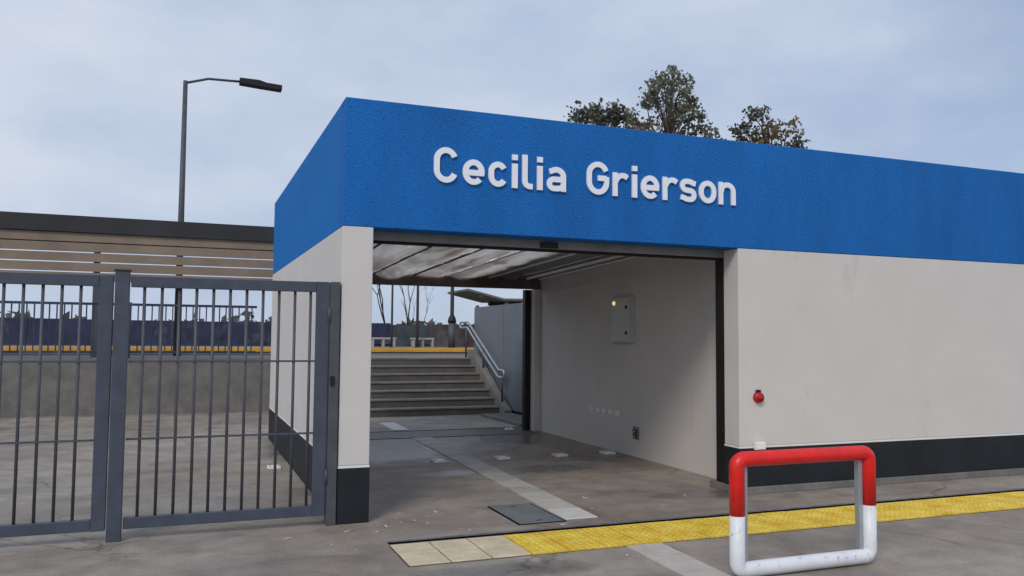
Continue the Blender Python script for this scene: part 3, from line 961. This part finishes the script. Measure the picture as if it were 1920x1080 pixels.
# ------------------------------------------------------------------ far platform furniture
def pole(x, y, z0, h, r, label, group=None, kind=0):
    e = empty('lamp_pole', (x, y, z0), label, 'pole', group)
    tube('shaft', [(x, y, z0), (x, y, z0 + h)], [r * 1.1, r * .8], M['gate_dark'], e, 10)
    box('foot_plate', x - r * 2.2, x + r * 2.2, y - r * 2.2, y + r * 2.2, z0, z0 + .03, M['gate_dark'], e)
    box('lamp_head', x - .12, x + .62, y - .10, y + .10, z0 + h + .0, z0 + h + .09, M['black'], e, .02)
    if kind == 1:
        tube('lower_sleeve', [(x, y, z0 + .03), (x, y, z0 + 1.12)], r * 1.9, M['gate_dark'], e, 12)
        tube('junction_collar', [(x, y, z0 + 1.121), (x, y, z0 + 1.20), (x, y, z0 + 1.36), (x, y, z0 + 1.52)], [.17, .20, .16, .07], M['black'], e, 10)
pole(8.42, 36.0, PZ - .004, 6.6, .045, 'slim dark lamp pole on the far platform behind the benches, nearest the bare trees')
pole(9.63, 36.2, PZ - .004, 6.4, .06, 'dark lamp pole on the far platform standing beside the white bench with dark gaps')
pole(11.25, 36.2, PZ - .004, 6.8, .085, 'thick lamp pole with bulky black collar on the far platform', None, 1)

def bench(x, y, w, label):
    e = empty('platform_bench', (x, y, PZ - .004), label, 'bench')
    z = PZ - .004
    box('seat', x - w / 2, x + w / 2, y - .22, y + .22, z + .36, z + .44, M['cream_wall'], e, .01)
    for dx in (-.46, -.05, .38):
        box('leg', x + dx * w, x + dx * w + .09 * w, y - .20, y + .20, z, z + .359, M['cream_wall'], e, .008)
    box('foot_rail', x - w / 2 + .02, x + w / 2 - .02, y + .10, y + .18, z + .08, z + .14, M['black'], e)
bench(8.22, 36.9, 1.15, 'low white platform bench in front of the navy fence sheet')
bench(10.05, 36.9, 1.05, 'low white platform bench in front of the mauve fence sheet')

# solid sheet fence at the back of the far platform
ff = empty('sheet_fence', (4, 40.2, PZ - .004), 'low patchwork sheet fence in navy, teal, mauve and rust behind the far platform', 'fence')
x = -18.0
fm = []
while x < 30:
    w = 1.95
    if x < 8.0: mm = 'navy'
    elif x < 9.9: mm = 'teal'
    elif x < 12.6: mm = 'mauve'
    else: mm = 'brick'
    hgt = 1.06 + .05 * noise.noise((x, 0, 0)) + (0.07 if mm in ('navy',) else .0) + (.02 * (x - 9) if x > 9 and x < 20 else 0)
    box('sheet', x + .01, x + w - .01, 40.2, 40.26, PZ - .004, PZ + hgt, M[mm], ff)
    box('fence_post', x - .05, x + .05, 40.262, 40.34, PZ - .004, PZ + hgt + .08, M['gate_dark'], ff)
    x += w

# far platform shelter
sh = empty('far_shelter', (13.6, 37, PZ - .004), 'grey open platform shelter with low butterfly roof on the far platform', 'shelter')
def slab(name, pts, th, y0, y1, m, par):
    bm = bmesh.new()
    a = [Vector((x, y0, z)) for x, z in pts] + [Vector((x, y0, z + th)) for x, z in reversed(pts)]
    b = [Vector((v.x, y1, v.z)) for v in a]
    base = wpos(par) if par else Vector((0, 0, 0))
    va = [bm.verts.new(v - base) for v in a]
    vb = [bm.verts.new(v - base) for v in b]
    bm.faces.new(va); bm.faces.new(vb[::-1])
    for i in range(len(va)):
        j = (i + 1) % len(va)
        bm.faces.new((va[i], va[j], vb[j], vb[i]))
    return link(name, to_mesh(bm, name), m, par)
slab('roof', [(11.75, 3.70), (13.5, 3.30), (15.2, 3.32), (17.0, 3.75)], .09, 35.4, 38.6, M['canopy'], sh)
box('gutter_beam', 13.3, 15.4, 36.9, 37.1, 3.12, 3.29, M['black'], sh)
for x in (13.45, 15.2):
    box('column', x - .09, x + .09, 36.91, 37.09, PZ - .004, 3.119, M['gate_dark'], sh)
box('camera_dome', 12.35, 12.55, 35.5, 35.7, 3.42, 3.56, M['canopy'], sh, .04)

# near platform shelter on the left, dark roof over tan slats
ls = empty('near_shelter', (-2.5, 19.5, PZ - .002), 'platform shelter with dark roof edge and tan slatted front left of the entrance', 'shelter')
slab('roof', [(-9.5, 3.74), (2.05, 3.70)], .34, 19.2, 22.0, M['roof_dark'], ls)
for i in range(5):
    box('slat', -9.3, 1.92, 19.26, 19.32, 2.70 + i * .205, 2.88 + i * .205, M['tan'], ls)
for x in (-9.2, -5.5, -1.8, 1.86):
    box('column', x - .06, x + .06, 19.33, 19.45, PZ - .002, 3.70, M['gate_dark'], ls)
# navy mesh balustrade along the front of the near platform
RL = ['navy railing section on the platform front, sixth and last counted from the stairs', 'navy railing section on the platform front, fifth counted from the stairs', 'navy railing section on the platform front, fourth counted from the stairs', 'navy railing section on the platform front, third counted from the stairs', 'navy railing section on the platform front, beside the street lamp, second from the stairs', 'navy railing section on the platform front, the one ending beside the stairs']
for i in range(6):
    x0 = -13.6 + i * 2.5
    e = empty('platform_railing', (x0, 18.45, PZ - .002), RL[i], 'railing', 'railing sections along the platform front')
    box('top_rail', x0 + .05, x0 + 2.48, 18.42, 18.47, PZ + 1.06, PZ + 1.11, M['navy'], e)
    box('bottom_rail', x0 + .05, x0 + 2.48, 18.42, 18.47, PZ + .10, PZ + .15, M['navy'], e)
    box('railing_post', x0 - .03, x0 + .045, 18.40, 18.49, PZ - .002, PZ + 1.13, M['navy'], e)
    bm = bmesh.new()
    bm_box(bm, -.012, .012, -.012, .012, 0.15, 1.06)
    me = to_mesh(bm, 'bar'); me.materials.append(M['navy'])
    for k in range(18):
        link('bar', me, None, e, Vector((.17 + k * .13, 0, 0)))

# street lamp whose head reaches towards the building
sl = empty('street_lamp', (-0.2, 20.6, PZ - .002), 'tall platform street lamp with flat black head left of the building', 'street lamp')
tube('pole', [(-0.2, 20.6, PZ - .002), (-0.2, 20.6, 7.55)], [.085, .05], M['gate_dark'], sl, 12)
tube('arm', [(-0.2, 20.6, 7.5), (0.3, 20.6, 7.66), (1.05, 20.6, 7.68)], .03, M['gate_dark'], sl, 8)
bm = bmesh.new()
prof = [(1.0, 7.62), (1.0, 7.74), (1.45, 7.735), (1.62, 7.69), (1.98, 7.67), (1.98, 7.56), (1.5, 7.585)]
va = [bm.verts.new(Vector((x, 20.46, z)) - sl.location) for x, z in prof]
vb = [bm.verts.new(Vector((x, 20.74, z)) - sl.location) for x, z in prof]
bm.faces.new(va); bm.faces.new(vb[::-1])
for i in range(len(va)):
    j = (i + 1) % len(va)
    bm.faces.new((va[i], va[j], vb[j], vb[i]))
link('lamp_head', to_mesh(bm, 'lamp_head'), M['black'], sl)

# ------------------------------------------------------------------ trees
def tree(name, base, clumps, label, leafmats, trunk_top, seed=1, leaf=(.22, .085), per=420, bark='bark_pale', group=None, r0=.24):
    rnd = random.Random(seed)
    e = empty(name, base, label, 'tree', group)
    b = Vector(base)
    top = Vector(trunk_top)
    bm = bmesh.new()
    mid = b.lerp(top, .5) + Vector((rnd.uniform(-.5, .5), rnd.uniform(-.5, .5), 0))
    tube_bm(bm, [Vector((0, 0, 0)), mid - b, top - b], [r0, r0 * .7, r0 * .25], 10)
    for (c, s, k) in clumps:
        cv = Vector(c)
        f = min(.95, max(.25, (cv.z - s - b.z) / max(.1, (top.z - b.z)) * .85))
        st_ = b.lerp(top, f) if f > .5 else b.lerp(mid, f * 2)
        st_ = (b.lerp(mid, f * 2) if f < .5 else mid.lerp(top, f * 2 - 1))
        m1 = st_.lerp(cv, .55) + Vector((rnd.uniform(-.3, .3), rnd.uniform(-.3, .3), rnd.uniform(-.2, .3)))
        tube_bm(bm, [st_ - b, m1 - b, cv - b], [r0 * .32, r0 * .2, r0 * .07], 6)
        for q in range(3):
            d = Vector((rnd.gauss(0, 1), rnd.gauss(0, 1), rnd.gauss(.3, .8))).normalized() * s * .9
            tube_bm(bm, [m1.lerp(cv, .6) - b, cv + d - b], [r0 * .09, r0 * .03], 4)
    link('trunk', to_mesh(bm, 'trunk', True), M[bark], e)
    # crown: sprigs of leaf faces gathered along twigs inside each clump
    bm = bmesh.new()
    for (c, s, k) in clumps:
        cv = Vector(c) - b
        ntw = max(7, int(per * s * s / 16))
        for q in range(ntw):
            d = Vector((rnd.gauss(0, 1), rnd.gauss(0, 1), rnd.gauss(0, .85)))
            d = d.normalized() * s * 1.12 * (rnd.random() ** .4)
            ctr = cv + d
            tw = Vector((rnd.gauss(0, 1), rnd.gauss(0, 1), rnd.gauss(-.1, .7))).normalized()
            sl_ = rnd.uniform(.25, .6)
            mi = k if rnd.random() < .8 else rnd.randrange(len(leafmats))
            for l in range(12):
                p0 = ctr + tw * sl_ * rnd.uniform(-1, 1) + Vector((rnd.gauss(0, .10), rnd.gauss(0, .10), rnd.gauss(0, .10)))
                a = Vector((rnd.gauss(0, 1), rnd.gauss(0, 1), rnd.gauss(-.5, .8))).normalized()
                u = a.cross(Vector((rnd.gauss(0, 1), rnd.gauss(0, 1), rnd.gauss(0, 1)))).normalized()
                L_, w_ = leaf[0] * rnd.uniform(.6, 1.3), leaf[1] * rnd.uniform(.7, 1.3)
                f_ = bm.faces.new([bm.verts.new(p0 - a * L_ / 2), bm.verts.new(p0 + u * w_), bm.verts.new(p0 + a * L_ / 2), bm.verts.new(p0 - u * w_)])
                f_.material_index = mi
    me = bpy.data.meshes.new('crown')
    bm.to_mesh(me); bm.free()
    for lm in leafmats: me.materials.append(M[lm])
    link('crown', me, None, e)

def px(x, y, Y):
    d = ROT @ Vector((x - 960, 540 - y, -1553))
    t = Y / d.y
    return Vector((0, 0, 1.6)) + d * t
def cl(Y, items, seed=0):
    r = random.Random(seed)
    o = []
    for (x, y, rp, k) in items:
        p_ = px(x, y, Y + r.uniform(-1.1, 1.1))
        o.append((tuple(p_), rp / 1553 * (Y * 1.12), k))
    return o
YT = 38
big = cl(YT, [(1222, 162, 13, 0), (1292, 178, 11, 0), (1212, 190, 9, 0), (1240, 146, 12, 0), (1282, 150, 11, 0), (1258, 166, 16, 0), (1288, 205, 9, 0), (1232, 160, 17, 0), (1262, 150, 20, 0), (1285, 165, 14, 0), (1248, 180, 20, 0), (1268, 190, 20, 0), (1228, 195, 15, 0), (1222, 178, 12, 0), (1246, 208, 18, 0), (1270, 215, 18, 0), (1240, 230, 20, 1), (1268, 238, 22, 1), (1222, 245, 20, 1),
               (1195, 232, 16, 1), (1185, 218, 9, 0), (1205, 250, 18, 1), (1295, 225, 14, 2), (1310, 240, 15, 2), (1290, 250, 16, 2), (1325, 252, 9, 0), (1296, 195, 8, 0), (1262, 132, 8, 0), (1312, 215, 7, 0), (1260, 265, 26, 1), (1230, 280, 30, 1), (1290, 285, 30, 2), (1210, 300, 30, 2), (1262, 320, 40, 2), (1176, 236, 13, 1), (1190, 250, 15, 1), (1322, 262, 15, 2), (1340, 268, 12, 2)], 3)
pb = px(1255, 650, YT)
tree('gum_tree', (pb.x, YT, -.3), big, 'tall gum tree with narrow grey green crown above olive lower branches', ['leaf1', 'leaf2', 'leaf3'], tuple(px(1258, 150, YT)), 5)
YB = 34
bu = cl(YB, [(1092, 216, 10, 2), (1110, 212, 12, 2), (1128, 212, 12, 2), (1148, 210, 11, 2), (1158, 204, 7, 2), (1138, 226, 14, 2), (1118, 228, 13, 2), (1085, 222, 7, 2), (1150, 226, 12, 2), (1165, 222, 7, 2), (1122, 250, 24, 2), (1140, 270, 30, 2), (1105, 275, 28, 2)], 4)
pb = px(1125, 650, YB)
tree('sparse_tree', (pb.x, YB, -.3), bu, 'low sparse dark tree peeping over the blue band beside the gum tree', ['leaf1', 'leaf2', 'leaf3'], tuple(px(1125, 230, YB)), 6, bark='bark')
rt = cl(36, [(1412, 215, 10, 2), (1430, 218, 16, 2), (1400, 240, 14, 2), (1380, 250, 10, 2), (1420, 248, 20, 1), (1450, 236, 18, 2), (1475, 245, 24, 1), (1445, 260, 26, 1), (1395, 262, 16, 2), (1480, 280, 30, 2), (1430, 290, 30, 2), (1500, 262, 18, 2)], 5)
pb = px(1440, 650, 36)
tree('shade_tree', (pb.x, 36, -.3), rt, 'dark rusty brown tree behind the roof, beyond the gum tree', ['leaf1', 'leaf2', 'leaf3'], tuple(px(1440, 230, 36)), 7, bark='bark')

def bare_tree(base, hgt, seed, label, lean=0.0):
    rnd = random.Random(seed)
    e = empty('bare_tree', base, label, 'tree')
    bm = bmesh.new()
    def grow(p, d, ln, r, dep, main):
        pts = [p]
        q = p
        for i in range(3):
            d = (d + Vector((rnd.gauss(0, .12), rnd.gauss(0, .12), rnd.gauss(.05, .06)))).normalized()
            q = q + d * ln / 3
            pts.append(q)
        tube_bm(bm, pts, [r, r * .85, r * .7, r * .55], 5)
        if dep == 0: return
        for k in range(rnd.choice((2, 3))):
            a = rnd.uniform(0, 6.28)
            nd = (d + Vector((math.cos(a) * .55, math.sin(a) * .35, rnd.uniform(.0, .3)))).normalized()
            grow(pts[rnd.choice((2, 3, 3))], nd, ln * rnd.uniform(.6, .85), r * .55, dep - 1, False)
    grow(Vector((0, 0, 0)), Vector((lean, 0, 1)), hgt * .36, hgt * .012, 4, True)
    link('trunk', to_mesh(bm, 'trunk', True), M['bark'], e)
for (x, hg, sd_, ln, lb) in ((718, 6.3, 3, -.10, 'leafless tree with leaning branches behind the navy fence sheets'), (762, 5.8, 9, .02, 'leafless upright tree behind the fence between two lamp poles'), (806, 3.8, 12, .05, 'short leafless tree behind the mauve fence sheets')):
    pb = px(x, 640, 46)
    bare_tree((pb.x, 46, -.3), hg + 1.2, sd_, lb, ln)

# distant band of scrub beyond the railway
bm = bmesh.new()
rnd = random.Random(4)
for i in range(5200):
    x = rnd.uniform(-70, 130); y = 62 + rnd.uniform(0, 6)
    hmax = 3.0 + 1.0 * noise.noise((x * .12, 0, 0)) + .6 * noise.noise((x * .5, 3, 0))
    z = -.3 + hmax * rnd.random() ** .6
    p0 = Vector((x, y, z)); s = rnd.uniform(.25, .6)
    a = Vector((rnd.gauss(0, 1), rnd.gauss(0, 1), rnd.gauss(0, 1))).normalized() * s
    u = a.cross(Vector((rnd.gauss(0, 1), rnd.gauss(0, 1), rnd.gauss(0, 1)))).normalized() * s * .5
    bm.faces.new([bm.verts.new(p0 - a), bm.verts.new(p0 + u), bm.verts.new(p0 + a), bm.verts.new(p0 - u)])
me = bpy.data.meshes.new('scrub')
bm.to_mesh(me); bm.free()
me.materials.append(M['leaf3'])
tag(link('distant_scrub', me), 'low dark scrub beyond the railway fence', 'scrub', kind='stuff')

# ------------------------------------------------------------------ litter on the wet concrete
rnd = random.Random(21)
def gp(x, y):
    d = ROT @ Vector((x - 960, 540 - y, -1553))
    t = -1.6 / d.z
    return Vector((0, 0, 1.6)) + d * t
spots = [(700, 974), (743, 972), (745, 963), (752, 981), (778, 977), (800, 968), (801, 982), (820, 961), (707, 987), (722, 988), (706, 999), (783, 988), (655, 997), (865, 993), (880, 995), (622, 1023), (668, 1032),
         (1217, 884), (1265, 922), (1285, 930), (1330, 911), (1286, 933), (1093, 934), (1110, 955), (1245, 948), (1176, 1043), (1240, 911), (1060, 984), (1052, 996), (1070, 996), (1385, 948), (575, 985), (540, 1010)]
kinds = []
for q in range(5):
    bm = bmesh.new()
    n = 7
    rows = []
    lg = (.030, .022, .055, .018, .040)[q]; wd = (.014, .014, .007, .012, .010)[q]
    for i in range(n):
        t = i / (n - 1) - .5
        bend = (.5, .2, 1.1, .3, .8)[q]
        cxx = math.sin(t * bend * 2) * lg; cyy = (1 - math.cos(t * bend * 2)) * lg
        ww = wd * (1 - (2 * abs(t)) ** 2.4) + .002
        zc = .002 + .006 * abs(math.sin(t * 5 + q))
        rows.append([bm.verts.new((cxx, cyy - ww / 2, zc)), bm.verts.new((cxx, cyy + ww / 2, zc + .004 * math.sin(i))), bm.verts.new((cxx, cyy + ww / 2, zc + .006)), bm.verts.new((cxx, cyy - ww / 2, zc + .005))])
    for i in range(n - 1):
        for k in range(4):
            bm.faces.new((rows[i][k], rows[i][(k + 1) % 4], rows[i + 1][(k + 1) % 4], rows[i + 1][k]))
    bm.faces.new(rows[0]); bm.faces.new(rows[-1][::-1])
    me = to_mesh(bm, 'scrap'); me.materials.append(M['scrap'])
    kinds.append(me)
for i, (x, y) in enumerate(spots):
    g_ = gp(x, y)
    o = link('litter_scrap', kinds[i % 5], None, None, (g_.x, g_.y, 0.0))
    s = rnd.uniform(.55, 1.05)
    o.scale = (s, s, s)
    o.rotation_euler = (0, 0, rnd.uniform(0, 6.28))
    tag(o, 'tiny pale scrap of litter scattered on the damp concrete', 'litter', 'scraps scattered on the concrete')
